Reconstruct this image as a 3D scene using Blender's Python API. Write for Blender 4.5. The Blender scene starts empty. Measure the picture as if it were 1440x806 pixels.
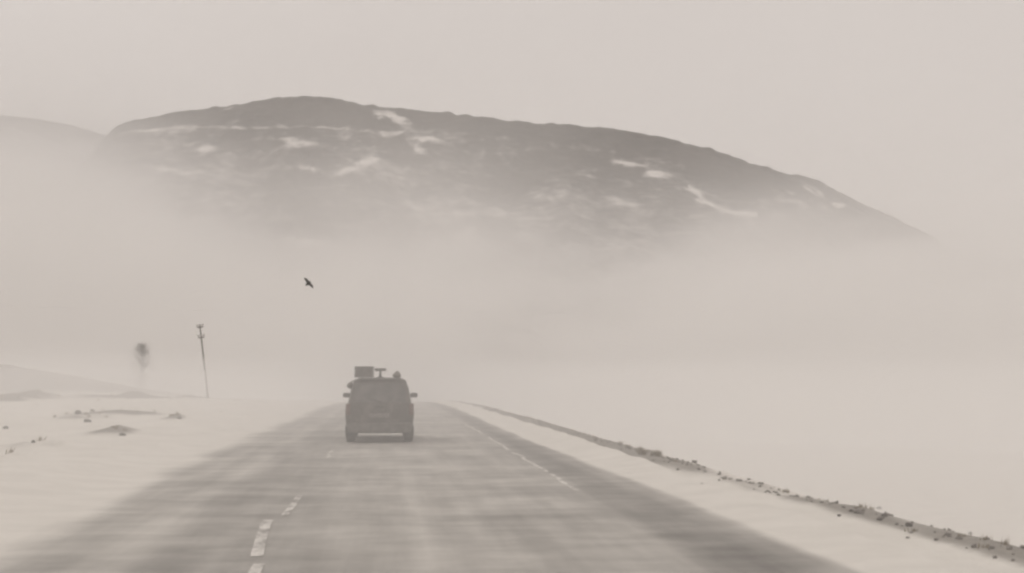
import bpy, bmesh, math, random
import numpy as np
from mathutils import Vector, Matrix

random.seed(7)
np.random.seed(7)
sc = bpy.context.scene
COL = sc.collection

# ------------------------------------------------------------------ camera
PW, PH = 1440.0, 806.0          # photograph size, for turning pixels into directions
FPX = 1738.0
CAM_Z = 1.72
YAW = math.atan((720 - 546) / FPX)
PITCH = math.atan((532 - 403) / FPX)
cam_d = bpy.data.cameras.new('camera')
cam = bpy.data.objects.new('camera', cam_d)
COL.objects.link(cam)
cam_d.sensor_width = 36.0
cam_d.lens = 36.0 * FPX / PW
cam_d.clip_start = 0.1
cam_d.clip_end = 20000
cam.location = (0, 0, CAM_Z)
cam.rotation_euler = (math.radians(90) + PITCH, 0, -YAW)
sc.camera = cam
CF = np.array([math.sin(YAW) * math.cos(PITCH), math.cos(YAW) * math.cos(PITCH), math.sin(PITCH)])
CR = np.array([math.cos(YAW), -math.sin(YAW), 0.0])
CU = np.cross(CR, CF)
CO = np.array([0, 0, CAM_Z])


def ray(px, py):
    return CF + CR * ((px - 720) / FPX) + CU * ((403 - py) / FPX)


def pix_at_y(px, py, Y):
    d = ray(px, py)
    return CO + d * (Y / d[1])


def project(P):
    V = P - CO
    dep = V @ CF
    return 720 + FPX * (V @ CR) / dep, 403 - FPX * (V @ CU) / dep


# ------------------------------------------------------------------ sky, sun, exposure
SUN_EL, SUN_AZ = 42.0, -35.0       # overcast; azimuth from +y towards +x
w = bpy.data.worlds.new('World')
sc.world = w
w.use_nodes = True
nt = w.node_tree
for n in list(nt.nodes):
    nt.nodes.remove(n)
wo = nt.nodes.new('ShaderNodeOutputWorld')
bg = nt.nodes.new('ShaderNodeBackground')
bg.inputs['Strength'].default_value = 0.1
sky = nt.nodes.new('ShaderNodeTexSky')
sky.sky_type = 'NISHITA'
sky.sun_disc = False
sky.sun_elevation = math.radians(SUN_EL)
sky.sun_rotation = math.radians(SUN_AZ)
sky.dust_density = 6.0
hsv = nt.nodes.new('ShaderNodeHueSaturation')
hsv.inputs['Saturation'].default_value = 0.1
nt.links.new(sky.outputs[0], hsv.inputs['Color'])
# an even overcast deck in front of the clear sky, faintly mottled
tc = nt.nodes.new('ShaderNodeTexCoord')
cn = nt.nodes.new('ShaderNodeTexNoise')
cn.inputs['Scale'].default_value = 2.6
cn.inputs['Detail'].default_value = 3
nt.links.new(tc.outputs['Generated'], cn.inputs['Vector'])
cr = nt.nodes.new('ShaderNodeMapRange')
cr.inputs['From Min'].default_value = 0.3
cr.inputs['From Max'].default_value = 0.7
nt.links.new(cn.outputs[0], cr.inputs['Value'])
cm = nt.nodes.new('ShaderNodeMix')
cm.data_type = 'RGBA'
cm.inputs[6].default_value = (6.75, 6.16, 5.8, 1)
cm.inputs[7].default_value = (7.1, 6.5, 6.12, 1)
nt.links.new(cr.outputs[0], cm.inputs[0])
dm = nt.nodes.new('ShaderNodeMix')
dm.data_type = 'RGBA'
dm.inputs[0].default_value = 0.94
nt.links.new(hsv.outputs[0], dm.inputs[6])
nt.links.new(cm.outputs[2], dm.inputs[7])
nt.links.new(dm.outputs[2], bg.inputs['Color'])
nt.links.new(bg.outputs[0], wo.inputs['Surface'])

sun_d = bpy.data.lights.new('sun', 'SUN')
sun_d.energy = 0.5
sun_d.angle = math.radians(25)
sun_d.color = (1.0, 0.95, 0.88)
sun = bpy.data.objects.new('sun', sun_d)
COL.objects.link(sun)
sv = Vector((math.sin(math.radians(SUN_AZ)) * math.cos(math.radians(SUN_EL)),
             math.cos(math.radians(SUN_AZ)) * math.cos(math.radians(SUN_EL)), math.sin(math.radians(SUN_EL))))
sun.rotation_euler = sv.to_track_quat('Z', 'Y').to_euler()
sun.location = (0, 0, 60)

sc.view_settings.view_transform = 'Standard'
sc.view_settings.look = 'None'
sc.view_settings.gamma = 1
sc.view_settings.use_curve_mapping = False
sc.view_settings.exposure = 0.0
sc.render.engine = 'CYCLES'
cy = sc.cycles
cy.use_denoising = True
cy.denoiser = 'OPENIMAGEDENOISE'
cy.max_bounces = 10
cy.diffuse_bounces = 2
cy.use_adaptive_sampling = True
cy.adaptive_threshold = 0.03
cy.adaptive_min_samples = 16
cy.volume_bounces = 8
cy.transparent_max_bounces = 16
cy.volume_step_rate = 1.0
cy.volume_max_steps = 28
cy.pixel_filter_type = 'BLACKMAN_HARRIS'
cy.filter_width = 2.6            # a soft phone-video lens


# ------------------------------------------------------------------ helpers
def tag(o, label=None, cat=None, group=None, kind=None):
    if label: o['label'] = label
    if cat: o['category'] = cat
    if group: o['group'] = group
    if kind: o['kind'] = kind
    return o


def link(name, me, mat=None, parent=None):
    o = bpy.data.objects.new(name, me)
    COL.objects.link(o)
    if mat: me.materials.append(mat)
    if parent: o.parent = parent
    return o


def empty(name, loc, rz=0):
    o = bpy.data.objects.new(name, None)
    COL.objects.link(o)
    o.location = loc
    o.rotation_euler = (0, 0, rz)
    o.empty_display_size = 0.2
    return o


def bm_obj(name, bm, mat=None, parent=None, smooth=True):
    bmesh.ops.recalc_face_normals(bm, faces=bm.faces)
    me = bpy.data.meshes.new(name)
    bm.to_mesh(me)
    bm.free()
    if smooth:
        me.polygons.foreach_set('use_smooth', [True] * len(me.polygons))
    return link(name, me, mat, parent)


def add_box(bm, c, s, bevel=0.0, rot=None):
    m = Matrix.Translation(c)
    if rot is not None: m = m @ rot
    m = m @ Matrix.Diagonal((s[0], s[1], s[2], 1))
    r = bmesh.ops.create_cube(bm, size=1, matrix=m)
    if bevel:
        es = set()
        for v in r['verts']:
            es.update(v.link_edges)
        bmesh.ops.bevel(bm, geom=list(es), offset=bevel, segments=2, affect='EDGES', profile=0.6)


def add_tube(bm, pts, radii, seg=8):
    rings = []
    n = len(pts)
    for i, p in enumerate(pts):
        p = Vector(p)
        d = (Vector(pts[min(i + 1, n - 1)]) - Vector(pts[max(i - 1, 0)])).normalized()
        a = d.orthogonal().normalized() if abs(d.z) > 0.9 else d.cross(Vector((0, 0, 1))).normalized()
        b = d.cross(a)
        rings.append([bm.verts.new(p + (a * math.cos(t) + b * math.sin(t)) * radii[i])
                      for t in [2 * math.pi * k / seg for k in range(seg)]])
    for i in range(n - 1):
        for k in range(seg):
            bm.faces.new((rings[i][k], rings[i][(k + 1) % seg], rings[i + 1][(k + 1) % seg], rings[i + 1][k]))
    bm.faces.new(rings[0][::-1])
    bm.faces.new(rings[-1])


def hash2(ix, iy, seed):
    h = (ix.astype(np.int64) * 374761393 + iy.astype(np.int64) * 668265263 + seed * 982451653) & 0x7fffffff
    h = ((h ^ (h >> 13)) * 1274126177) & 0x7fffffff
    h = h ^ (h >> 16)
    return (h & 0xffff) / 65535.0


def vnoise(x, y, seed=0):
    ix, iy = np.floor(x), np.floor(y)
    fx, fy = x - ix, y - iy
    fx = fx * fx * (3 - 2 * fx)
    fy = fy * fy * (3 - 2 * fy)
    a = hash2(ix, iy, seed); b = hash2(ix + 1, iy, seed)
    c = hash2(ix, iy + 1, seed); d = hash2(ix + 1, iy + 1, seed)
    return (a * (1 - fx) + b * fx) * (1 - fy) + (c * (1 - fx) + d * fx) * fy - 0.5


def fbm(x, y, seed=0, octv=4):
    s = 0; a = 1.0; f = 1.0
    for k in range(octv):
        s = s + a * vnoise(x * f, y * f, seed + k * 17)
        a *= 0.5; f *= 2.03
    return s


def smooth01(t):
    t = np.clip(t, 0, 1)
    return t * t * (3 - 2 * t)


def grid_mesh(name, X, Y, Z, attrs=None, mat=None, parent=None):
    ny, nx = X.shape
    co = np.stack([X, Y, Z], -1).reshape(-1, 3).astype(np.float32)
    i = np.arange(ny * nx).reshape(ny, nx)
    f = np.stack([i[:-1, :-1], i[:-1, 1:], i[1:, 1:], i[1:, :-1]], -1).reshape(-1, 4)
    me = bpy.data.meshes.new(name)
    me.vertices.add(len(co)); me.vertices.foreach_set('co', co.ravel())
    me.loops.add(f.size); me.loops.foreach_set('vertex_index', f.ravel().astype(np.int32))
    me.polygons.add(len(f))
    me.polygons.foreach_set('loop_start', np.arange(0, f.size, 4, dtype=np.int32))
    me.polygons.foreach_set('loop_total', np.full(len(f), 4, np.int32))
    me.polygons.foreach_set('use_smooth', np.ones(len(f), bool))
    me.update(calc_edges=True)
    for k, v in (attrs or {}).items():
        at = me.attributes.new(k, 'FLOAT', 'POINT')
        at.data.foreach_set('value', np.ascontiguousarray(v, np.float32).ravel())
    me.validate()
    return link(name, me, mat, parent)


# ------------------------------------------------------------------ materials
class NT:
    def __init__(s, name):
        s.m = bpy.data.materials.new(name)
        s.m.use_nodes = True
        s.t = s.m.node_tree
        for n in list(s.t.nodes):
            s.t.nodes.remove(n)
        s.out = s.t.nodes.new('ShaderNodeOutputMaterial')

    def n(s, typ, **kw):
        nd = s.t.nodes.new(typ)
        for k, v in kw.items():
            setattr(nd, k, v)
        return nd

    def l(s, a, b):
        s.t.links.new(a, b)

    def math(s, op, a, b=None, clamp=False):
        nd = s.n('ShaderNodeMath', operation=op, use_clamp=clamp)
        for i, v in enumerate((a, b)):
            if v is None: continue
            if isinstance(v, (int, float)): nd.inputs[i].default_value = v
            else: s.l(v, nd.inputs[i])
        return nd.outputs[0]

    def noise(s, scale, detail=4, stretch=None, rough=0.55, rot=0):
        tc = s.n('ShaderNodeTexCoord')
        mp = s.n('ShaderNodeMapping')
        s.l(tc.outputs['Object'], mp.inputs['Vector'])
        if stretch: mp.inputs['Scale'].default_value = stretch
        mp.inputs['Rotation'].default_value = (0, 0, rot)
        nz = s.n('ShaderNodeTexNoise')
        nz.inputs['Scale'].default_value = scale
        nz.inputs['Detail'].default_value = detail
        nz.inputs['Roughness'].default_value = rough
        s.l(mp.outputs[0], nz.inputs['Vector'])
        return nz.outputs[0]

    def ramp(s, v, a, b, lo=0.0, hi=1.0):
        nd = s.n('ShaderNodeMapRange', interpolation_type='SMOOTHSTEP')
        nd.inputs['From Min'].default_value = a
        nd.inputs['From Max'].default_value = b
        nd.inputs['To Min'].default_value = lo
        nd.inputs['To Max'].default_value = hi
        s.l(v, nd.inputs['Value'])
        return nd.outputs[0]

    def mix(s, f, a, b):
        nd = s.n('ShaderNodeMix', data_type='RGBA')
        if isinstance(f, (int, float)): nd.inputs[0].default_value = f
        else: s.l(f, nd.inputs[0])
        for i, v in ((6, a), (7, b)):
            if isinstance(v, tuple): nd.inputs[i].default_value = (*v, 1)
            else: s.l(v, nd.inputs[i])
        return nd.outputs[2]

    def attr(s, name):
        nd = s.n('ShaderNodeAttribute', attribute_name=name)
        return nd.outputs['Fac']

    def surf(s, col, rough=0.8, metal=0.0, bump=None, bstr=0.3, bdist=0.02, spec=0.3):
        p = s.n('ShaderNodeBsdfPrincipled')
        if isinstance(col, tuple): p.inputs['Base Color'].default_value = (*col, 1)
        else: s.l(col, p.inputs['Base Color'])
        if isinstance(rough, (int, float)): p.inputs['Roughness'].default_value = rough
        else: s.l(rough, p.inputs['Roughness'])
        p.inputs['Metallic'].default_value = metal
        p.inputs['Specular IOR Level'].default_value = spec
        if bump is not None:
            b = s.n('ShaderNodeBump')
            b.inputs['Strength'].default_value = bstr
            b.inputs['Distance'].default_value = bdist
            s.l(bump, b.inputs['Height'])
            s.l(b.outputs[0], p.inputs['Normal'])
        s.l(p.outputs[0], s.out.inputs['Surface'])
        return s.m


SNOW_A, SNOW_B = (0.74, 0.715, 0.665), (0.81, 0.785, 0.735)
SOIL_A, SOIL_B = (0.11, 0.096, 0.08), (0.22, 0.195, 0.165)


def mat_ground():
    t = NT('snowy_ground')
    n1 = t.noise(0.9, 5); n2 = t.noise(9, 4); n3 = t.noise(3.0, 5, (1.0, 0.25, 1))
    snow = t.mix(t.ramp(n1, .3, .7), SNOW_A, SNOW_B)
    soil = t.mix(t.ramp(n2, .3, .7), SOIL_A, SOIL_B)
    a = t.math('ADD', t.attr('soil'), t.math('MULTIPLY', t.math('SUBTRACT', n3, 0.5), 0.9))
    a = t.math('ADD', a, t.math('MULTIPLY', t.math('SUBTRACT', n2, 0.5), 0.5))
    f = t.ramp(a, 0.05, 0.95, 0.0, 0.8)
    return t.surf(t.mix(f, snow, soil), 0.9, bump=n2, bstr=0.5, bdist=0.05)


def mat_road():
    t = NT('snow_dusted_asphalt')
    n1 = t.noise(0.6, 4, (0.5, 0.8, 1), rot=0.25); n2 = t.noise(2.0, 5, (0.45, 0.8, 1)); n3 = t.noise(40, 3)
    n4 = t.noise(1.6, 4, (1.6, 0.12, 1))
    asph = t.mix(t.ramp(n3, .3, .7), (0.055, 0.05, 0.045), (0.10, 0.092, 0.082))
    snow = t.mix(t.ramp(n2, .3, .7), SNOW_A, SNOW_B)
    c = t.math('ADD', t.attr('snow'), t.math('MULTIPLY', t.math('SUBTRACT', n1, 0.5), 0.50))
    c = t.math('ADD', c, t.math('MULTIPLY', t.math('SUBTRACT', n2, 0.5), 0.28))
    c = t.math('ADD', c, t.math('MULTIPLY', t.math('SUBTRACT', n4, 0.5), 0.35))
    f = t.ramp(c, 0.0, 1.0)
    r = t.ramp(f, 0, 1, 0.6, 0.9)
    return t.surf(t.mix(f, asph, snow), r, bump=n3, bstr=0.3, bdist=0.01)


def mat_paint():
    t = NT('worn_white_paint')
    n = t.noise(3.0, 5, (1.5, 0.6, 1)); n2 = t.noise(25, 3)
    f = t.ramp(t.math('ADD', n, t.math('MULTIPLY', t.math('SUBTRACT', n2, .5), .3)), .30, .62)
    return t.surf(t.mix(f, (0.27, 0.255, 0.235), (0.76, 0.74, 0.70)), 0.7)


def mat_hill(name, dark=1.0):
    t = NT(name)
    n1 = t.noise(0.02, 6, (1, 0.5, 1.5)); n2 = t.noise(0.14, 5, (1, 0.5, 2)); n3 = t.noise(0.05, 5, (0.35, 0.35, 2.2))
    rock = t.mix(t.ramp(n1, .3, .7), (0.060 * dark, 0.050 * dark, 0.045 * dark), (0.125 * dark, 0.108 * dark, 0.098 * dark))
    rock = t.mix(t.ramp(n2, .45, .8, 0, .5), rock, (0.17, 0.155, 0.145))
    a = t.math('ADD', t.attr('snow'), t.math('MULTIPLY', t.math('SUBTRACT', n2, 0.5), 0.8))
    a = t.math('ADD', a, t.math('MULTIPLY', t.math('SUBTRACT', n3, 0.5), 0.6))
    f = t.ramp(a, 0.12, 0.92)
    return t.surf(t.mix(f, rock, (0.84, 0.81, 0.78)), 0.9, bump=n2, bstr=0.5, bdist=1.0)


def mat_plain(name, a, b, scale, rough=0.7, metal=0.0, bstr=0.0, spec=0.3, stretch=None):
    t = NT(name)
    n = t.noise(scale, 4, stretch)
    return t.surf(t.mix(t.ramp(n, .3, .7), a, b), rough, metal, bump=n if bstr else None, bstr=bstr or 0.1, spec=spec)


def mat_volume(name, density, col=(0.997, 0.994, 0.993), aniso=0.0):
    t = NT(name)
    v = t.n('ShaderNodeVolumePrincipled')
    v.inputs['Color'].default_value = (*col, 1)
    v.inputs['Density'].default_value = density
    v.inputs['Anisotropy'].default_value = aniso
    t.l(v.outputs[0], t.out.inputs['Volume'])
    return t.m


M_GROUND = mat_ground()
M_ROAD = mat_road()
M_PAINT = mat_paint()
M_HILL = mat_hill('bare_hillside', 0.72)
M_STONE = mat_plain('dark_stone', (0.06, 0.052, 0.045), (0.13, 0.115, 0.10), 8, 0.9, bstr=0.4)
M_GRAVEL = mat_plain('dusted_gravel', (0.11, 0.098, 0.085), (0.26, 0.24, 0.215), 12, 0.9, bstr=0.3)
M_STRAW = mat_plain('dry_grass_straw', (0.16, 0.13, 0.085), (0.28, 0.235, 0.16), 5, 0.9)
M_WOOD = mat_plain('weathered_wood', (0.05, 0.042, 0.036), (0.10, 0.085, 0.072), 6, 0.85, bstr=0.3, stretch=(4, 4, 0.4))
M_PORC = mat_plain('insulator_ceramic', (0.10, 0.085, 0.07), (0.14, 0.12, 0.10), 10, 0.35)
M_STEEL = mat_plain('dull_steel', (0.14, 0.14, 0.14), (0.22, 0.22, 0.22), 12, 0.5, 0.6)


# ------------------------------------------------------------------ terrain
def road_z(y):
    d = np.clip(y - 60, 0, None)
    z1 = -np.minimum(d, 140) ** 2 / (2 * 3200.0)
    slope = 140 / 3200.0
    d2 = np.clip(d - 140, 0, 400)
    z2 = -slope * (d2 - d2 ** 2 / 800.0)
    return z1 + z2


HUMMOCKS = []      # x, y, rx, ry, height, soil amount


def hum(px, py, wpx, ry, h, soil=1.0, y=None):
    """a low bank seen at this pixel: its distance comes from the ground it lies on"""
    if y is None:
        d = ray(px, py)
        lo = 8.0
        for k in range(4000):
            p = CO + d * (lo / d[1])
            if p[2] <= road_z(np.array(lo)) + 0.12: break
            lo += 0.05
            if lo > 118: break
        y = lo
    p = CO + ray(px, py) * (y / ray(px, py)[1])
    HUMMOCKS.append((p[0], y, wpx / FPX * y, ry, h, soil))


hum(35, 571, 30, 5, 0.5, 2.6, 84)
hum(12, 578, 26, 4, 0.28, 1.6, 76)
hum(100, 566, 50, 6, 0.22, 0.5, 92)
hum(190, 561, 36, 5, 0.42, 2.6, 98)
hum(265, 560, 30, 5, 0.26, 1.3, 104)
hum(175, 583, 55, 4, 0.18, 1.5)
hum(130, 590, 35, 3, 0.16, 1.4)
hum(250, 591, 14, 1.5, 0.14, 1.2)
hum(165, 612, 28, 2.0, 0.14, 1.1)
hum(60, 632, 45, 1.6, 0.12, 0.4)
hum(20, 650, 30, 1.2, 0.10, 0.35)
hum(215, 575, 40, 4, 0.12, 0.3)
hum(330, 572, 30, 4, 0.16, 0.3)


def terrain(X, Y):
    """height of the snow and how much bare soil shows"""
    base = road_z(Y)
    n_big = fbm(X / 14, Y / 20, 3, 4)
    n_sm = fbm(X / 2.1, Y / 3.0, 9, 4)
    edge_n = fbm(X * 0 + 3.3, Y / 2.2, 21, 4)
    # left: a shallow snow bank and an uneven field
    left = smooth01((-4.2 - X) / 2.2)
    z = left * (0.16 + 0.22 * smooth01((-X - 6) / 20) + 0.20 * n_big + 0.10 * n_sm)
    soil = left * (0.30 * (n_sm - 0.30) + 0.25 * (n_big - 0.3))
    # right: wind-packed strip, then a stony berm and the embankment falling away
    strip = smooth01((X - 4.0) / 0.8) * (1 - smooth01((X - 5.3) / 0.5))
    z = z + strip * (0.05 + 0.03 * n_sm)
    spread = 5.88 - 0.035 * np.clip(Y - 11, 0, 19) + 0.10 * edge_n
    bw = 0.36 + 0.021 * np.clip(Y - 11, 0, 19) + 0.20 * fbm(X * 0, Y / 3.5, 33, 3)
    bm_ = np.exp(-((X - spread) / np.clip(bw, 0.25, 1)) ** 4)
    gap = smooth01((fbm(X * 0 + 9, Y / 6.0, 41, 3) + 0.62) / 0.5)
    z = z + bm_ * (0.06 + 0.09 * n_sm + 0.04 * edge_n)
    soil = soil + bm_ * (0.40 + 0.012 * np.clip(Y - 11, 0, 25) + 0.34 * gap + 0.9 * n_sm) - strip * 0.3 * (1 - bm_)
    fall = np.clip(X - 6.15 - 0.15 * edge_n, 0, None)
    z = z - np.minimum(fall * 0.62, 5.5) - smooth01((X - 30) / 200) * 6
    soil = soil + smooth01(fall / 0.3) * (0.15 * n_sm - 0.35)
    for hx, hy, rx, ry, h, s in HUMMOCKS:
        g = np.exp(-((X - hx) / (rx * .75)) ** 2 - ((Y - hy) / ry) ** 2)
        z = z + g * h * (1 + 0.8 * n_sm)
        # wind has scoured the side that faces the road
        face = np.exp(-((X - hx) / rx) ** 2 - ((Y - hy + ry * .45) / (ry * .75)) ** 2)
        soil = soil + face * s * (0.95 + 1.0 * n_sm)
    # far left: low rise beyond the crest of the road
    rise = np.exp(-((X + 62) / 25) ** 2 - ((Y - 158) / 22) ** 2) * 6.6 * (1 + 0.5 * fbm(X / 30, Y / 40, 55, 3))
    z = z + rise
    soil = soil + np.clip(rise / 2.0, 0, 1) * (1.9 + 0.9 * fbm(X / 16, Y / 30, 61, 4))
    far = smooth01((np.hypot(X, Y) - 600) / 600)
    z = z + far * 3 * fbm(X / 180, Y / 180, 71, 3)
    return base + z, soil


def axis(segs):
    out = []
    for a, b, st in segs:
        n = max(1, int(round((b - a) / st)))
        out += list(np.linspace(a, b, n, endpoint=False))
    out.append(segs[-1][1])
    return np.array(out)


gx = axis([(-3000, -400, 260), (-400, -120, 10), (-120, -50, 1.5), (-50, -6, 0.4), (-6, 4, 0.5), (4, 7.5, 0.1), (7.5, 20, 0.8), (20, 140, 8), (140, 600, 40), (600, 3000, 240)])
gy = axis([(-400, -10, 40), (-10, 6, 1.5), (6, 40, 0.22), (40, 130, 0.5), (130, 240, 1.6), (240, 420, 6), (420, 1000, 40), (1000, 3600, 260)])
GX, GY = np.meshgrid(gx, gy)
GZ, GS = terrain(GX, GY)
ground = grid_mesh('ground', GX, GY, GZ, {'soil': GS}, M_GROUND)
tag(ground, kind='structure', label='wind-packed snow field and shoulders beside the road', cat='ground')


def ground_z(x, y):
    z, _ = terrain(np.array([[float(x)]]), np.array([[float(y)]]))
    return float(z[0, 0])


def on_ground(px, py, ymax=125):
    d = ray(px, py)
    ts = np.concatenate([np.arange(7, 40, .1), np.arange(40, ymax, .4)])
    ps = CO + d[None, :] * (ts / d[1])[:, None]
    zz, _ = terrain(ps[:, 0], ps[:, 1])
    hit = np.nonzero(ps[:, 2] <= zz)[0]
    t = float(ts[hit[0]] if len(hit) else ts[-1])
    p = CO + d * (t / d[1])
    return Vector((p[0], t, ground_z(p[0], t)))


# ------------------------------------------------------------------ road
rx_ = np.linspace(-5.6, 5.0, 107)
ry_ = gy[(gy >= -10) & (gy <= 420)]
RX, RY = np.meshgrid(rx_, ry_)
tz, _ = terrain(RX, RY)
RZ = np.maximum(tz, road_z(RY)) + 0.012
sn = np.full(RX.shape, 0.50)
en = fbm(RX * 0.0, RY / 4.0, 5, 4)
en2 = fbm(RX / 0.8, RY / 6.0, 6, 4)
sn += 0.95 * smooth01((-3.35 - RX + 0.25 * en + 0.3 * en2) / 1.5)          # left edge drifts in softly
sn += 1.0 * smooth01((RX - 3.85 - 0.012 * np.clip(30 - RY, -10, 30) + 0.10 * en + 0.16 * en2) / 0.42)
for c, wd, a in ((0.35, 0.12, 0.13), (0.98, 0.12, 0.13), (2.9, 0.13, 0.05), (-2.6, 0.3, 0.10)):
    sn += a * np.exp(-((RX - c - 0.05 * en) / wd) ** 2) * (1 + 1.2 * en2) * (np.exp(-((RY - 17) / 7.0) ** 2) if c < 2 and c > 0 else 1)
sn -= 0.20 * np.exp(-((RX - 3.35) / 0.5) ** 2)                              # bare shoulder
sn -= 0.08 * np.exp(-((RX + 2.0) / 1.0) ** 2)
road = grid_mesh('road', RX, RY, RZ, {'snow': sn}, M_ROAD)
tag(road, kind='structure', label='two-lane asphalt road dusted with blown snow', cat='road')


def strip_mesh(name, xa, xb, hw, y0, y1, dz, wob=0.0):
    n = max(3, int((y1 - y0) / 0.3))
    ys = np.linspace(y0, y1, n)
    SX, SY = np.meshgrid(np.array([-hw, hw]), ys)
    SX = SX + xa + (xb - xa) * (SY - y0) / (y1 - y0) + wob * fbm(SY * 0.7, SX * 0, 91, 3)
    tz, _ = terrain(SX, SY)
    return grid_mesh(name, SX, SY, np.maximum(tz, road_z(SY)) + dz, None, M_PAINT, road)


# the hand-painted, worn centre dashes wander a little
for xa, xb, y0, y1, hw in ((-1.10, -1.15, 7.0, 11.7, .055), (-1.23, -1.43, 12.2, 15.3, .062), (-1.28, -1.27, 15.7, 18.4, .045),
                           (-1.29, -1.29, 27, 30, .035), (-1.29, -1.29, 39, 42, .035)):
    strip_mesh('lane_dash', xa, xb, hw, y0, y1, 0.018, 0.04)
for y0, y1 in ((18.8, 22.0), (22.6, 28.5), (29.5, 36.0), (38.0, 46.0)):
    strip_mesh('edge_line', 2.89, 2.89, .04, y0, y1, 0.018, 0.08)

# ------------------------------------------------------------------ hills
CREST = [(-60, 420), (60, 330), (110, 262), (138, 205), (146, 192), (160, 180), (190, 168), (250, 158), (330, 147), (385, 138), (420, 135), (460, 138),
         (500, 145), (560, 153), (640, 160), (700, 168), (760, 174), (850, 179), (920, 191), (1000, 208), (1060, 229), (1110, 243),
         (1142, 248), (1180, 270), (1240, 300), (1295, 331), (1340, 362), (1420, 420), (1500, 470)]
HY0, HY1 = 470.0, 1000.0
cx_, cz_ = [], []
for px, py in CREST:
    p = pix_at_y(px, py, HY1)
    cx_.append(p[0]); cz_.append(p[2])
hx = np.arange(-480, 640.1, 1.6)
hy = np.concatenate([np.arange(HY0, HY1 + 20, 2.4), np.arange(HY1 + 20, 1500, 20)])
HX, HYY = np.meshgrid(hx, hy)
crest = np.interp(HX, cx_, cz_)
k = np.ones(9) / 9
crest_row = np.convolve(np.pad(np.interp(hx, cx_, cz_), 4, mode='edge'), k, mode='valid')
crest = np.broadcast_to(crest_row, HX.shape)
HB = -16.0
v = (HYY - HY0) / (HY1 - HY0)
prof = np.where(v < 1, 0.80 * np.clip(v, 0, 1) + 0.20 * np.clip(v, 0, 1) ** 2, 1 - 0.9 * smooth01((v - 1) / 0.9))
prof = prof - 0.035 * np.exp(-((v - 0.83) / 0.05) ** 2)          # a bench below the crest
hn = fbm(HX / 70, HYY / 60, 101, 5)
gul = fbm(HX / 26 + HYY / 90, HYY / 120, 131, 4)
env = np.clip(4 * v * (1.02 - v), 0, 1)
crust = fbm(HX / 7, HYY / 9, 151, 4) * 2.2
HZ = HB + (crest - HB) * prof + env * (16 * hn + 9 * gul) + crust
P = np.stack([HX, HYY, HZ], -1)
PX, PY = project(P)
wob = fbm(HX / 9, HYY / 14, 171, 4) * 9
wob2 = fbm(HX / 5, HYY / 8, 181, 4) * 6
QX, QY = PX + wob * 1.6, PY + wob2 * 0.55
snow = -0.12 + 0.2 * hn
PATCHES = [(555, 167, 32, 7, 24, 1.0), (418, 201, 24, 6, 3, .75), (552, 189, 17, 5, -8, .6), (602, 195, 22, 3.5, 2, .8), (586, 209, 13, 5, 20, .55),
           (288, 211, 13, 6, -25, .5), (235, 238, 26, 4, 4, .55), (265, 244, 24, 3, -4, .45), (438, 238, 16, 4, 12, .7), (490, 241, 22, 4, -12, .6),
           (517, 226, 13, 5, -22, .7), (322, 153, 11, 2.2, -12, .55), (200, 184, 20, 2, -4, .5), (885, 231, 22, 3.5, 8, .75), (919, 245, 17, 4, 5, .85),
           (1142, 266, 30, 4, 33, .7), (1180, 288, 11, 3.5, 12, 1.0), (1120, 285, 30, 4, 15, .3), (660, 264, 30, 5, 4, .22), (870, 284, 26, 4, 14, .25),
           (760, 276, 30, 5, 4, .15), (700, 300, 12, 10, 0, .2), (425, 340, 30, 5, 3, .4), (380, 196, 40, 2.5, -2, .3), (640, 178, 14, 2, 6, .3),
           (370, 143, 10, 2, -8, .4), (240, 166, 16, 2, -8, .3)]
for qx, qy, rx, ry, ang, st in PATCHES:
    a = math.radians(ang)
    dx, dy = QX - qx, QY - qy
    u = (dx * math.cos(a) + dy * math.sin(a)) / rx
    vv = (-dx * math.sin(a) + dy * math.cos(a)) / ry
    snow = snow + st * 1.05 * np.exp(-(u * u + vv * vv) ** 1.3)
for line, th, st in (([(165, 188), (200, 183), (300, 178), (330, 180), (390, 178), (470, 180), (545, 187)], 2.0, 0.36),
                     ([(965, 262), (985, 280), (1005, 292), (1035, 299), (1062, 301)], 4.0, 0.6),
                     ([(1100, 262), (1140, 282), (1175, 298)], 3.0, 0.3)):
    lx, ly = zip(*line)
    yy = np.interp(QX, lx, ly)
    inside = (QX > lx[0]) & (QX < lx[-1])
    snow = snow + inside * st * np.exp(-((QY - yy) / th) ** 2)
# thin snow lies below the bench; the crest band is blown bare
below = (crest - HZ) + 5 * fbm(HX / 30, HYY / 40, 191, 3)
bench = np.interp(HX, [-240, -150, -60, 20, 120, 250, 330], [10, 18, 25, 22, 20, 30, 26])
snow = snow + smooth01((below - bench) / 7.0) * (0.24 + 0.4 * fbm(HX / 22, HYY / 60, 193, 4)) + 0.15 * smooth01((below - 50) / 60)
hill = grid_mesh('hill', HX, HYY, HZ, {'snow': snow}, M_HILL)
tag(hill, kind='structure', label='bare brown hill streaked with snow patches beyond the road', cat='hill')

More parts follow.
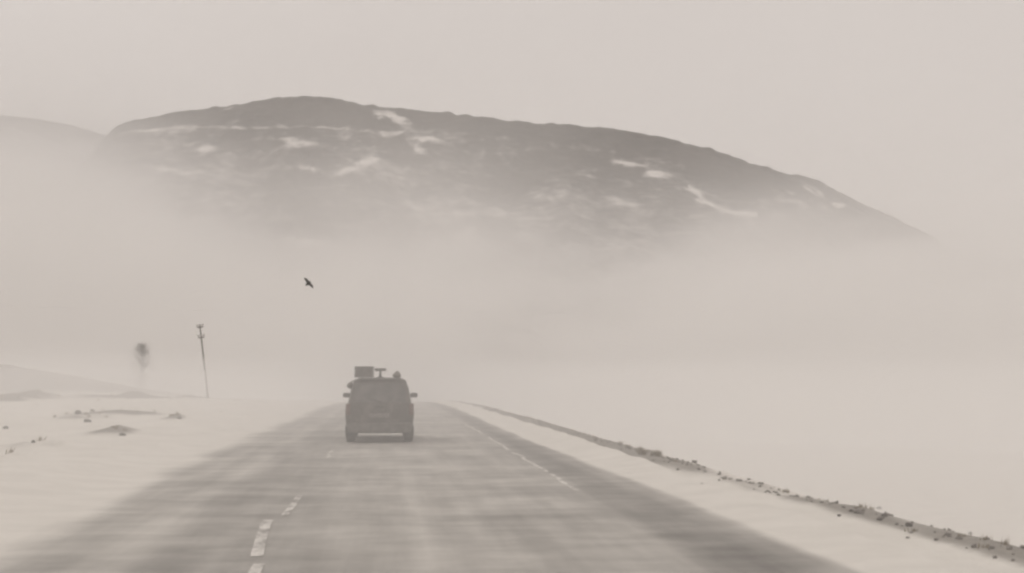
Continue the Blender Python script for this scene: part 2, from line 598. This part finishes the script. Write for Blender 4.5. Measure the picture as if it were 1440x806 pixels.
# a farther ridge showing at the left edge
fx = np.arange(-1000, -260, 8.0)
fy = np.concatenate([np.arange(1500, 2100, 14), np.arange(2100, 2700, 60)])
FX, FY = np.meshgrid(fx, fy)
RC = [(-200, 150), (-60, 157), (0, 162), (50, 167), (100, 176), (150, 190), (220, 225), (300, 270)]
fcx = [pix_at_y(a, b, 2100)[0] for a, b in RC]
fcz = [pix_at_y(a, b, 2100)[2] for a, b in RC]
fc = np.interp(FX, fcx, fcz)
fv = (FY - 1500) / 600
fp = np.where(fv < 1, fv, 1 - 0.9 * smooth01((fv - 1) / 1.0))
FZ = -16 + (fc + 16) * fp + 14 * fbm(FX / 120, FY / 120, 201, 4) * np.clip(4 * fv * (1.03 - fv), 0, 1)
ridge = grid_mesh('distant_hill', FX, FY, FZ, {'snow': 0.1 + 0.5 * fbm(FX / 50, FY / 90, 211, 4)}, M_HILL)
tag(ridge, kind='structure', label='pale far ridge at the left edge', cat='hill')

# ------------------------------------------------------------------ the car ahead
CAR_X, CAR_Y = -0.21, 33.1
M_CAR = None


def mat_carpaint():
    t = NT('snow_dusted_car_paint')
    n = t.noise(2.2, 5); n2 = t.noise(14, 4)
    f = t.ramp(t.math('ADD', n, t.math('MULTIPLY', t.math('SUBTRACT', n2, .5), .5)), .42, .8)
    col = t.mix(f, (0.085, 0.078, 0.072), (0.22, 0.205, 0.19))
    return t.surf(col, t.ramp(f, 0, 1, .45, .85), 0.1, spec=0.4)


M_CAR = mat_carpaint()
M_GLASS = mat_plain('dusty_car_glass', (0.07, 0.068, 0.066), (0.15, 0.142, 0.135), 3, 0.3, spec=0.5)
M_RUBBER = mat_plain('dirty_rubber', (0.03, 0.028, 0.026), (0.075, 0.07, 0.064), 6, 0.9)
M_BUMPER = mat_plain('salted_grey_bumper', (0.10, 0.095, 0.09), (0.18, 0.17, 0.16), 5, 0.8)
M_TRIM = mat_plain('black_plastic_trim', (0.03, 0.03, 0.03), (0.06, 0.058, 0.055), 9, 0.7)
M_LAMP = mat_plain('dusty_red_lens', (0.11, 0.055, 0.048), (0.17, 0.11, 0.10), 8, 0.4)
M_PLATE = mat_plain('snowed_over_plate', (0.14, 0.132, 0.125), (0.26, 0.25, 0.235), 20, 0.7)
M_CLEAR = mat_plain('headlamp_lens', (0.45, 0.45, 0.45), (0.6, 0.6, 0.6), 8, 0.2)
M_CRATE = mat_plain('scuffed_grey_plastic', (0.10, 0.092, 0.086), (0.17, 0.158, 0.148), 7, 0.8)
M_CANVAS = mat_plain('faded_canvas', (0.12, 0.11, 0.095), (0.19, 0.175, 0.155), 9, 0.9, bstr=0.3)

car = empty('car', (CAR_X, CAR_Y, 0))
tag(car, 'dusty grey off-road car driving ahead on the snowy road, luggage on its roof', 'car')

PROF = [(0.0, .27), (.70, .27), (.85, .33), (.905, .58), (.92, .82), (.90, .97), (.85, 1.04), (.79, 1.26), (.735, 1.54), (.70, 1.66), (.61, 1.71), (0.0, 1.725)]
# y, width factor, roof factor (1 = full cabin, 0 = bonnet), bonnet height
ST = [(0.00, .955, .985, 1.0), (0.05, .985, .995, 1.0), (0.14, 1.0, 1.0, 1.0), (0.7, 1.0, 1.0, 1.0), (1.5, 1.0, 1.0, 1.0), (2.3, 1.0, 1.0, 1.0), (2.65, 1.0, .97, 1.0),
      (3.0, 1.0, .52, 1.06), (3.35, 1.0, .0, 1.07), (3.9, .985, .0, 1.03), (4.35, .96, .0, .96), (4.50, .90, .0, .86)]


def car_pt(i, k):
    x, z = PROF[k]
    y, wf, rf, hz = ST[i]
    x *= wf
    if z > 1.04:
        z2 = 1.04 + (z - 1.04) * rf
        if rf < 0.9:
            z2 = hz - 0.03 + (z - 1.04) * max(rf, 0.05)
            x = x if rf > .3 else (0.885 - (z - 1.04) * .35) * wf if k < 11 else 0
        z = z2
        lean = 0.30 * (z - 1.04)
        if i < 3: y += lean * (1 - 0.0 * i)
        elif i == 3: y += lean * .3
    elif rf == 0:
        z = min(z, hz - 0.05)
        if i == 11: z = .45 + (z - .34) * .62
    return x, y, z


bm = bmesh.new()
rows = []
for i in range(len(ST)):
    half = [car_pt(i, k) for k in range(len(PROF))]
    ring = [bm.verts.new(p) for p in half] + [bm.verts.new((-p[0], p[1], p[2])) for p in half[-2:0:-1]]
    rows.append(ring)
for a, b in zip(rows[:-1], rows[1:]):
    n = len(a)
    for k in range(n):
        bm.faces.new((a[k], a[(k + 1) % n], b[(k + 1) % n], b[k]))
for ring in (rows[0], rows[-1]):
    n = len(ring); h = len(PROF)
    for k in range(h - 1):
        l0, l1 = ring[k], ring[k + 1]
        r0 = ring[(n - k) % n]; r1 = ring[(n - k - 1) % n]
        vs = []
        for q in (l0, l1, r1, r0):
            if q not in vs: vs.append(q)
        if len(vs) >= 3: bm.faces.new(vs)
body = bm_obj('body', bm, M_CAR, car)
_cl = body.data.attributes.new('crease_edge', 'FLOAT', 'EDGE')
_np = 2 * len(PROF) - 2
for e in body.data.edges:
    a, b = e.vertices
    ka, kb = a % _np, b % _np
    ka, kb = min(ka, _np - ka), min(kb, _np - kb)
    if ka == kb and ka in (9, 10): _cl.data[e.index].value = 0.55
    elif ka == kb and ka in (1, 2, 6): _cl.data[e.index].value = 0.5
    elif a // _np == b // _np == 0: _cl.data[e.index].value = 0.6
sd = body.modifiers.new('smooth', 'SUBSURF'); sd.levels = 1; sd.render_levels = 2


def slab(name, pts, off, mat, parent=car, th=0.012, bev=0.0):
    """thin panel: corner points, pushed out along off"""
    bm = bmesh.new()
    o = Vector(off)
    a = [bm.verts.new(Vector(p) + o) for p in pts]
    b = [bm.verts.new(Vector(p) - o.normalized() * th) for p in pts]
    n = len(pts)
    bm.faces.new(a); bm.faces.new(b[::-1])
    for k in range(n):
        bm.faces.new((a[k], b[k], b[(k + 1) % n], a[(k + 1) % n]))
    return bm_obj(name, bm, mat, parent, smooth=False)


def box_part(name, c, s, mat, parent=car, bev=0.015, rot=None):
    bm = bmesh.new()
    add_box(bm, c, s, bev, rot)
    return bm_obj(name, bm, mat, parent, smooth=False)


def rear_y(z): return 0.0 + max(0, 0.30 * (z - 1.04))


tg = slab('tailgate', [(-.72, rear_y(.62), .62), (.72, rear_y(.62), .62), (.76, rear_y(1.03), 1.03), (-.76, rear_y(1.03), 1.03)], (0, -.012, 0), M_CAR)
box_part('handle', (0, -.024, .96), (.22, .02, .035), M_TRIM, tg, .006)
slab('rear_window', [(-.70, rear_y(1.09), 1.09), (.70, rear_y(1.09), 1.09), (.675, rear_y(1.36), 1.36), (.63, rear_y(1.55), 1.55), (.5, rear_y(1.58), 1.58),
                     (-.5, rear_y(1.58), 1.58), (-.63, rear_y(1.55), 1.55), (-.675, rear_y(1.36), 1.36)], (0, -.012, .003), M_GLASS)
bm = bmesh.new(); add_tube(bm, [(0.05, .0, 1.08), (-.2, .02, 1.16), (-.42, .05, 1.2)], [.012, .009, .007], 6)
bm_obj('rear_wiper', bm, M_TRIM, car)
box_part('spoiler', (0, .19, 1.685), (1.1, .16, .03), M_CAR, car, .012)
box_part('rear_bumper', (0, -.035, .42), (1.70, .16, .26), M_BUMPER, car, .05)
box_part('number_plate', (0, -.026, .74), (.52, .02, .115), M_PLATE, car, .004)
for s in (-1, 1):
    box_part('tail_light', (s * .835, -.0, .90), (.12, .06, .30), M_LAMP, car, .02)
    m = box_part('mirror', (s * .96, 2.72, 1.235), (.21, .12, .13), M_TRIM, car, .045)
    box_part('mirror_glass', (s * .96, 2.655, 1.235), (.16, .012, .10), M_GLASS, m, .004)
    box_part('headlight', (s * .70, 4.40, .80), (.30, .14, .15), M_CLEAR, car, .03)
    box_part('mud_flap', (s * .77, .42, .31), (.28, .02, .26), M_TRIM, car, .004)
    for y0, y1 in ((.36, 1.0), (1.07, 1.82), (1.9, 2.55)):
        slab('side_window', [(s * .828, y0, 1.10), (s * .828, y1, 1.10), (s * .738, y1 - .02, 1.52), (s * .738, y0 + .06, 1.52)], (s * .012, 0, .004), M_GLASS)
    bm = bmesh.new()
    add_tube(bm, [(s * .56, .25, 1.67), (s * .56, .30, 1.70), (s * .56, 2.2, 1.70), (s * .56, 2.28, 1.67)], [.018] * 4, 8)
    bm_obj('roof_rail', bm, M_TRIM, car)
slab('windscreen', [(-.78, 3.22, 1.11), (.78, 3.22, 1.11), (.63, 2.78, 1.60), (-.63, 2.78, 1.60)], (0, .03, .03), M_GLASS)
for y in (.45, .95, 1.5, 2.05):
    bm = bmesh.new(); add_tube(bm, [(-.575, y, 1.722), (.575, y, 1.722)], [.016, .016], 6)
    bm_obj('rack_bar', bm, M_TRIM, car)
bm = bmesh.new(); add_tube(bm, [(.45, -.06, .33), (.45, .3, .33)], [.028, .028], 10)
bm_obj('exhaust_pipe', bm, M_STEEL, car)
# wheels: one built, three copied
wy, wx = (.86, 3.52), .775
proto = None
for y in wy:
    for s in (-1, 1):
        if proto is None:
            bm = bmesh.new()
            prof = [(-.12, .22), (-.125, .30), (-.105, .35), (-.06, .365), (.06, .365), (.105, .35), (.125, .30), (.12, .22)]
            seg = 28
            rings = [[bm.verts.new((a, r * math.cos(2 * math.pi * k / seg), r * math.sin(2 * math.pi * k / seg))) for k in range(seg)] for a, r in prof]
            for a, b in zip(rings, rings[1:] + rings[:1]):
                for k in range(seg):
                    bm.faces.new((a[k], a[(k + 1) % seg], b[(k + 1) % seg], b[k]))
            hub = empty('wheel', (0, 0, 0)); hub.parent = car
            ty = bm_obj('tyre', bm, M_RUBBER, hub)
            bm = bmesh.new()
            bmesh.ops.create_cone(bm, cap_ends=True, segments=24, radius1=.225, radius2=.20, depth=.17, matrix=Matrix.Rotation(math.pi / 2, 4, 'Y'))
            bmesh.ops.create_cone(bm, cap_ends=True, segments=12, radius1=.06, radius2=.05, depth=.21, matrix=Matrix.Rotation(math.pi / 2, 4, 'Y'))
            ri = bm_obj('rim', bm, M_STEEL, hub, smooth=False)
            proto = (hub, ty, ri)
            h = hub
        else:
            h = proto[0].copy(); COL.objects.link(h)
            for c in proto[1:]:
                q = c.copy(); COL.objects.link(q); q.parent = h
        h.location = (s * wx, y, .362)

# ------------------------------------------------------------------ luggage on the roof (each lies on the rack: a thing of its own)
RZT = 1.74


def lug(x, y, z): return (CAR_X + x, CAR_Y + y, z)


crate = empty('crate', lug(-.43, .75, RZT))
tag(crate, 'dark boxy crate strapped on the left of the car roof', 'crate')
box_part('crate_body', (0, 0, .125), (.47, .62, .24), M_CRATE, crate, .018)
box_part('crate_lid', (0, 0, .264), (.49, .64, .042), M_CRATE, crate, .012)
for y in (-.17, .17):
    bm = bmesh.new(); add_tube(bm, [(-.252, y, .0), (-.252, y, .290), (.252, y, .290), (.252, y, .0)], [.01] * 4, 4)
    bm_obj('strap', bm, M_TRIM, crate)
stool = empty('stool', lug(.005, .75, RZT))
tag(stool, 'small T-shaped pedestal stool standing on the car roof between crate and bag', 'stool')
bm = bmesh.new(); bmesh.ops.create_cone(bm, cap_ends=True, segments=24, radius1=.15, radius2=.16, depth=.075, matrix=Matrix.Translation((0, 0, .21)))
bm_obj('seat', bm, M_CRATE, stool, smooth=False)
bm = bmesh.new(); add_tube(bm, [(0, 0, .0), (0, 0, .175)], [.035, .03], 10)
bm_obj('pedestal', bm, M_STEEL, stool)
bm = bmesh.new(); bmesh.ops.create_cone(bm, cap_ends=True, segments=20, radius1=.11, radius2=.06, depth=.03, matrix=Matrix.Translation((0, 0, .012)))
bm_obj('base', bm, M_STEEL, stool, smooth=False)
# pointed bag at the right
bm = bmesh.new()
bmesh.ops.create_icosphere(bm, subdivisions=3, radius=1)
for vtx in bm.verts:
    x, y, z = vtx.co
    t = max(0, z)
    k = 1 - .75 * t ** 1.3
    vtx.co = Vector((x * .12 * k + .015 * t, y * .24 * k, (.07 * z if z < 0 else .13 * z) + .07))
    vtx.co += Vector((.006 * math.sin(9 * y + 5 * z), .01 * math.sin(11 * x * 3), 0))
bag = bm_obj('bag', bm, M_CANVAS)
bag.location = lug(.45, .7, RZT - .012)
tag(bag, 'small pointed canvas bag at the right edge of the car roof', 'bag')
# rolled tarpaulin hung along the left side
bm = bmesh.new()
pts = [(0.01 * math.sin(k), -.65 + 1.3 * k / 12, .01 * math.sin(k * 1.7)) for k in range(13)]
add_tube(bm, pts, [.05] + [.078 + .006 * math.sin(k * 2.2) for k in range(11)] + [.05], 12)
tarp = bm_obj('rolled_tarp', bm, M_CANVAS)
tarp.location = lug(-.805, .95, 1.52)
tag(tarp, 'rolled canvas tarp hung along the left roof edge of the car', 'tarp')
for y in (-.4, .4):
    bm = bmesh.new(); add_tube(bm, [(-.085, y, -.02), (0, y, .085), (.12, y, .15), (.245, y, .195)], [.01] * 4, 4)
    bm_obj('strap', bm, M_TRIM, tarp)

# ------------------------------------------------------------------ utility pole on the left
pb = on_ground(293, 556)
top = pix_at_y(281, 457, pb.y - .3)
L = (Vector(top) - pb).length
pole = empty('utility_pole', pb)
pole.rotation_euler = (Vector(top) - pb).to_track_quat('Z', 'Y').to_euler()
tag(pole, 'leaning wooden utility pole standing on the snow field left of the road', 'utility pole')
bm = bmesh.new(); add_tube(bm, [(0, 0, -.3), (.01, 0, L * .5), (0, 0, L)], [.10, .085, .065], 10)
bm_obj('shaft', bm, M_WOOD, pole)
for z, ln in ((L - .22, .62), (L - 1.25, .62)):
    r = Matrix.Rotation(math.radians(78), 4, 'Z')
    a = box_part('crossarm', (0, 0, z), (ln, .1, .12), M_WOOD, pole, .01, r)
    for s in (-1, 0, 1):
        c = r @ Vector((s * ln * .42, 0, 0))
        bm = bmesh.new()
        add_tube(bm, [(c.x + (.12 if s == 0 else 0), c.y, z + .06), (c.x + (.12 if s == 0 else 0), c.y, z + .14), (c.x, c.y, z + .15), (c.x, c.y, z + .24), (c.x, c.y, z + .30)], [.02, .02, .07, .075, .03], 8)
        bm_obj('insulator', bm, M_PORC, a)

# ------------------------------------------------------------------ bird
def build_bird():
    st = [(-.44, -.05, .03, .006, .10), (-.36, -.02, .13, .012, .085), (-.22, .02, .19, .022, .05), (-.10, .03, .20, .035, .012), (-.06, .0, .34, .09, 0), (-.03, -.01, .46, .125, 0),
          (0, -.01, .52, .135, 0), (.03, -.01, .46, .125, 0), (.06, .0, .34, .09, 0), (.10, .03, .20, .035, .012), (.22, .02, .19, .022, .05), (.36, -.02, .13, .012, .085), (.44, -.05, .03, .006, .10)]
    bm = bmesh.new(); rings = []
    seg = 14
    for s, c, ch, th, dz in st:
        ring = []
        for k in range(seg):
            a = 2 * math.pi * k / seg
            ty = math.cos(a)
            taper = 1 - .35 * abs(ty) if abs(s) < .08 else 1
            ring.append(bm.verts.new((s, c + ty * ch / 2, dz + math.sin(a) * th / 2 * taper)))
        rings.append(ring)
    for a, b in zip(rings[:-1], rings[1:]):
        for k in range(seg):
            bm.faces.new((a[k], a[(k + 1) % seg], b[(k + 1) % seg], b[k]))
    bm.faces.new(rings[0]); bm.faces.new(rings[-1][::-1])
    return bm


M_BIRD = mat_plain('black_feathers', (0.05, 0.049, 0.046), (0.10, 0.097, 0.09), 30, 0.7)
bird = bm_obj('bird', build_bird(), M_BIRD)
bird.location = pix_at_y(433.5, 398.5, 88)
bird.scale = (1.1, 1.15, 1.5)
bird.rotation_euler = (math.radians(62), math.radians(48), math.radians(8))
tag(bird, 'small dark bird flying in front of the fog below the hill', 'bird')

# ------------------------------------------------------------------ lone tree on the misty rise
def build_tree(base, h, rw):
    t = empty('tree', base)
    tag(t, 'faint narrow leafless tree in the fog left of the leaning pole', 'tree')
    rnd = random.Random(5)
    bm = bmesh.new()
    add_tube(bm, [(0, 0, -.3), (.05, 0, h * .3), (-.04, .03, h * .6), (0, 0, h * .95)], [.2, .15, .09, .02], 8)
    ends = []
    for k in range(26):
        z0 = h * (.22 + .68 * k / 26)
        a = k * 2.4
        r = rw * max(.12, 1 - ((z0 / h - .5) / .47) ** 2) * rnd.uniform(.8, 1.05)
        p1 = Vector((math.cos(a) * r * .5, math.sin(a) * r * .5, z0 + r * .5))
        p2 = Vector((math.cos(a) * r, math.sin(a) * r, z0 + r * .8))
        add_tube(bm, [(0, 0, z0), p1, p2], [.05, .035, .012], 5)
        ends.append((Vector((0, 0, z0)), p1, p2))
    bm_obj('trunk', bm, M_WOOD, t)
    bm = bmesh.new()
    for k in range(5200):
        a, b, c = rnd.choice(ends)
        u = rnd.random()
        p = b.lerp(c, u) if rnd.random() < .4 else a.lerp(b, u)
        p = p + Vector((rnd.gauss(0, .22), rnd.gauss(0, .22), rnd.gauss(0, .3)))
        d = Vector((rnd.gauss(0, .5), rnd.gauss(0, .5), rnd.uniform(.2, 1))).normalized() * rnd.uniform(.2, .45)
        s = d.orthogonal().normalized() * .016
        q = p + d
        bm.faces.new((bm.verts.new(p - s), bm.verts.new(p + s), bm.verts.new(q)))
    bm_obj('crown', bm, M_WOOD, t, smooth=False)


tx = pix_at_y(200, 500, 215)
tzg = ground_z(tx[0], 215)
build_tree((tx[0], 215, tzg), float(pix_at_y(200, 477, 215)[2]) - tzg, 2.2)

# ------------------------------------------------------------------ stones, gravel and dry grass
def stone_bm(r, seed):
    bm = bmesh.new()
    bmesh.ops.create_icosphere(bm, subdivisions=2, radius=1)
    rn = random.Random(seed)
    dirs = [Vector((rn.gauss(0, 1), rn.gauss(0, 1), rn.gauss(0, 1))).normalized() for _ in range(7)]
    sx, sy, sz = rn.uniform(.9, 1.25), rn.uniform(.8, 1.1), rn.uniform(.65, .85)
    for v_ in bm.verts:
        c = v_.co.copy()
        m = 1.0
        for d in dirs:
            dd = c.dot(d)
            if dd > .62: m = min(m, .62 / dd + .12)
        v_.co = Vector((c.x * sx, c.y * sy, c.z * sz)) * m * r
    return bm


STONES = [(110, 583, 10, 'dark stone on the left snow bank, larger of the two nearest the long scoured streak'),
          (130, 579, 7, 'small dark stone on the left snow bank, upper right of a larger one'),
          (8, 603, 8, 'lone dark stone on the snow bank at the left picture edge'),
          (123, 594, 9, 'flat dark stone on the left snow bank, lowest of a group of three'),
          (252, 590, 7, 'lone stone on the left snow bank, nearest to the leaning pole'),
          (172, 613, 8, 'half-buried stone on the left snow bank closest to the road'),
          (47, 622, 6, 'faint small stone low on the snow bank at far left'),
          (1180, 727, 6, 'small dark stone on the right berm, leftmost of its group'),
          (1197, 720, 7, 'dark stone on the right berm, second from the left of its group'),
          (1236, 717, 8, 'dark stone standing highest on the right berm against the fog'),
          (1244, 727, 8, 'flat dark stone on the right berm just below the highest stone'),
          (1278, 741, 11, 'largest dark stone on the right berm'),
          (1365, 753, 7, 'small stone on the right berm near the right picture edge')]
for i, (px, py, wpx, lab) in enumerate(STONES):
    p = on_ground(px, py)
    r = wpx / FPX * p.y * .55
    o = bm_obj('stone', stone_bm(r, 100 + i), M_STONE, smooth=False)
    o.location = (p.x, p.y, p.z + r * .25)
    o.rotation_euler = (0, 0, i * 1.3)
    tag(o, lab, 'stone', 'stones on the snowy shoulders')

# loose gravel on the right berm: nobody could count it
rn = random.Random(11)
vv_, ff_ = [], []
octa = [(1, 0, 0), (-1, 0, 0), (0, 1, 0), (0, -1, 0), (0, 0, 1), (0, 0, -1)]
octf = [(0, 2, 4), (2, 1, 4), (1, 3, 4), (3, 0, 4), (2, 0, 5), (1, 2, 5), (3, 1, 5), (0, 3, 5)]
gp = []
for k in range(520):
    y = 9 + 60 * rn.random() ** 1.5
    x = rn.gauss(5.72, .26)
    gp.append((x, y, rn.uniform(.012, .045) * (1.6 if rn.random() < .08 else 1)))
gpx = np.array(gp)
gz, gs = terrain(gpx[:, 0], gpx[:, 1])
for (x, y, r), z, s in zip(gp, gz, gs):
    if s < 0.25 and rn.random() < .8: continue
    b = len(vv_)
    q = Matrix.Rotation(rn.uniform(0, 6), 3, Vector((rn.gauss(0, 1), rn.gauss(0, 1), rn.gauss(0, 1))).normalized())
    for o_ in octa:
        c = q @ (Vector(o_) * r * rn.uniform(.7, 1.2))
        vv_.append((x + c.x, y + c.y, z + c.z * .8 + r * .2))
    ff_ += [tuple(i_ + b for i_ in f) for f in octf]
me = bpy.data.meshes.new('gravel'); me.from_pydata(vv_, [], ff_); me.update()
tag(link('gravel', me, M_GRAVEL), 'loose dark gravel along the crest of the right berm', 'gravel', kind='stuff')

vv_, ff_ = [], []
tufts = [(5.95 + rn.gauss(0, .15), 9 + 70 * rn.random() ** 1.3, rn.uniform(.03, .08), 14) for _ in range(50)]
p = on_ground(910, 640)
tufts += [(p.x + rn.gauss(0, .12), p.y + rn.gauss(0, .5), .14, 30) for _ in range(6)]
for hx_, hy_, rx__, ry__, h_, s_ in HUMMOCKS:
    for _ in range(int(3 * s_)):
        tufts.append((hx_ + rn.gauss(0, rx__ * .6), hy_ + rn.gauss(-ry__ * .3, ry__ * .5), rn.uniform(.06, .16), 12))
for _ in range(45):
    tufts.append((-rn.uniform(6.5, 34), rn.uniform(22, 100), rn.uniform(.05, .14), 10))
ta = np.array([t_[:2] for t_ in tufts])
tzz, _ = terrain(ta[:, 0], ta[:, 1])
for (x, y, hgt, nb), z in zip(tufts, tzz):
    for _ in range(nb):
        a = rn.uniform(0, 6.283); rr = rn.uniform(0, .09)
        bx_, by_ = x + math.cos(a) * rr, y + math.sin(a) * rr
        l_ = hgt * rn.uniform(.5, 1.1)
        dx, dy = rn.gauss(.25, .35) * l_, rn.gauss(0, .35) * l_
        wv = .006 + .00012 * y
        b = len(vv_)
        vv_ += [(bx_ - wv, by_, z - .02), (bx_ + wv, by_, z - .02), (bx_ + dx, by_ + dy, z + l_)]
        ff_.append((b, b + 1, b + 2))
me = bpy.data.meshes.new('dry_grass'); me.from_pydata(vv_, [], ff_); me.update()
tag(link('dry_grass', me, M_STRAW), 'short dry grass poking through the snow on both shoulders', 'grass', kind='stuff')


# ------------------------------------------------------------------ the air: haze, blowing snow, fog bank
def volume_box(name, lo, hi, mat):
    bm = bmesh.new()
    add_box(bm, [(a + b) / 2 for a, b in zip(lo, hi)], [b - a for a, b in zip(lo, hi)])
    o = bm_obj(name, bm, mat, smooth=False)
    return o


haze = volume_box('haze', (-3300, -500, -45), (3300, 3900, 640), mat_volume('haze_air', HAZE_D := 0.00022))
tag(haze, kind='stuff', label='thin pale winter haze over the whole valley', cat='haze')


def closed_layer(name, X, Y, ZB, ZT, mat):
    ny, nx = X.shape
    co = np.concatenate([np.stack([X, Y, ZB], -1).reshape(-1, 3), np.stack([X, Y, ZT], -1).reshape(-1, 3)])
    i = np.arange(ny * nx).reshape(ny, nx)
    N = ny * nx
    bot = np.stack([i[:-1, :-1], i[1:, :-1], i[1:, 1:], i[:-1, 1:]], -1).reshape(-1, 4)
    top = np.stack([i[:-1, :-1], i[:-1, 1:], i[1:, 1:], i[1:, :-1]], -1).reshape(-1, 4) + N
    sides = []
    def wall(a):
        sides.append(np.stack([a[:-1], a[1:], a[1:] + N, a[:-1] + N], -1))
    wall(i[0, :]); wall(i[:, -1]); wall(i[-1, ::-1]); wall(i[::-1, 0])
    f = np.concatenate([bot, top] + sides)
    me = bpy.data.meshes.new(name)
    me.from_pydata(co.tolist(), [], f.tolist())
    me.update()
    return link(name, me, mat)


# snow driving low over the road and fields
bx = np.linspace(-170, 150, 81)
by = np.linspace(-30, 420, 91)
BX, BY = np.meshgrid(bx, by)
bz, _ = terrain(BX, BY)
bzs = road_z(BY) + np.where(BX > 8, np.maximum(-(BX - 6) * 0.5, -7), 0) * 0.15
edge = smooth01((BX + 170) / 60) * smooth01((150 - BX) / 60) * smooth01((420 - BY) / 120) * smooth01((BY + 30) / 8)
tops = bzs + 0.2 + edge * np.maximum(1.6, 2.7 + 2.2 * fbm(BX / 30, BY / 30, 301, 3) + smooth01((BX - 8) / 30) * (1.2 + 5.5 * fbm(BX / 55, BY / 70, 307, 3)) + 1.2 * smooth01((BY - 60) / 150))
drift = closed_layer('blowing_snow', BX, BY, bzs - 22, np.maximum(tops, bzs - 10), mat_volume('blowing_snow_air', 0.013))
tag(drift, kind='stuff', label='thin snow blowing low across the road', cat='blowing snow')

# fog bank that fills the valley between the road and the hill
def mat_fog():
    t = NT('fog_bank_air')
    tc = t.n('ShaderNodeTexCoord')
    sp = t.n('ShaderNodeSeparateXYZ')
    t.l(tc.outputs['Object'], sp.inputs[0])
    X, Y, Z = sp.outputs
    n1 = t.noise(0.012, 2, (0.5, 0.12, 2.0)); n2 = t.noise(0.035, 1, (0.4, 0.1, 2.4))
    nn = t.math('ADD', t.math('SUBTRACT', n1, 0.5), t.math('MULTIPLY', t.math('SUBTRACT', n2, .5), .7))
    # the bank climbs towards the hill, and stands higher on the left
    ms = t.n('ShaderNodeMapRange')
    t.l(X, ms.inputs['Value'])
    ms.inputs['From Min'].default_value = 30; ms.inputs['From Max'].default_value = -170
    ms.inputs['To Min'].default_value = 0.062; ms.inputs['To Max'].default_value = 0.156
    h = t.math('SUBTRACT', Z, t.math('MULTIPLY', Y, ms.outputs[0]))
    h = t.math('MAXIMUM', t.math('ADD', h, t.math('MULTIPLY', nn, 95)), 0)
    e = t.math('POWER', 2.71828, t.math('MULTIPLY', h, -1 / 18.0))
    # begins softly beyond the crest of the road
    s = t.ramp(Y, 130, 280)
    d = t.math('MULTIPLY', t.math('MULTIPLY', e, s), FOG_D)
    v = t.n('ShaderNodeVolumePrincipled')
    v.inputs['Color'].default_value = (0.997, 0.994, 0.993, 1)
    v.inputs['Anisotropy'].default_value = 0.0
    t.l(d, v.inputs['Density'])
    t.l(v.outputs[0], t.out.inputs['Volume'])
    return t.m


FOG_D = 0.0092
fog = volume_box('fog_bank', (-900, 125, -40), (1000, 1080, 260), mat_fog())
tag(fog, kind='stuff', label='pale fog bank filling the valley below the hill', cat='fog')
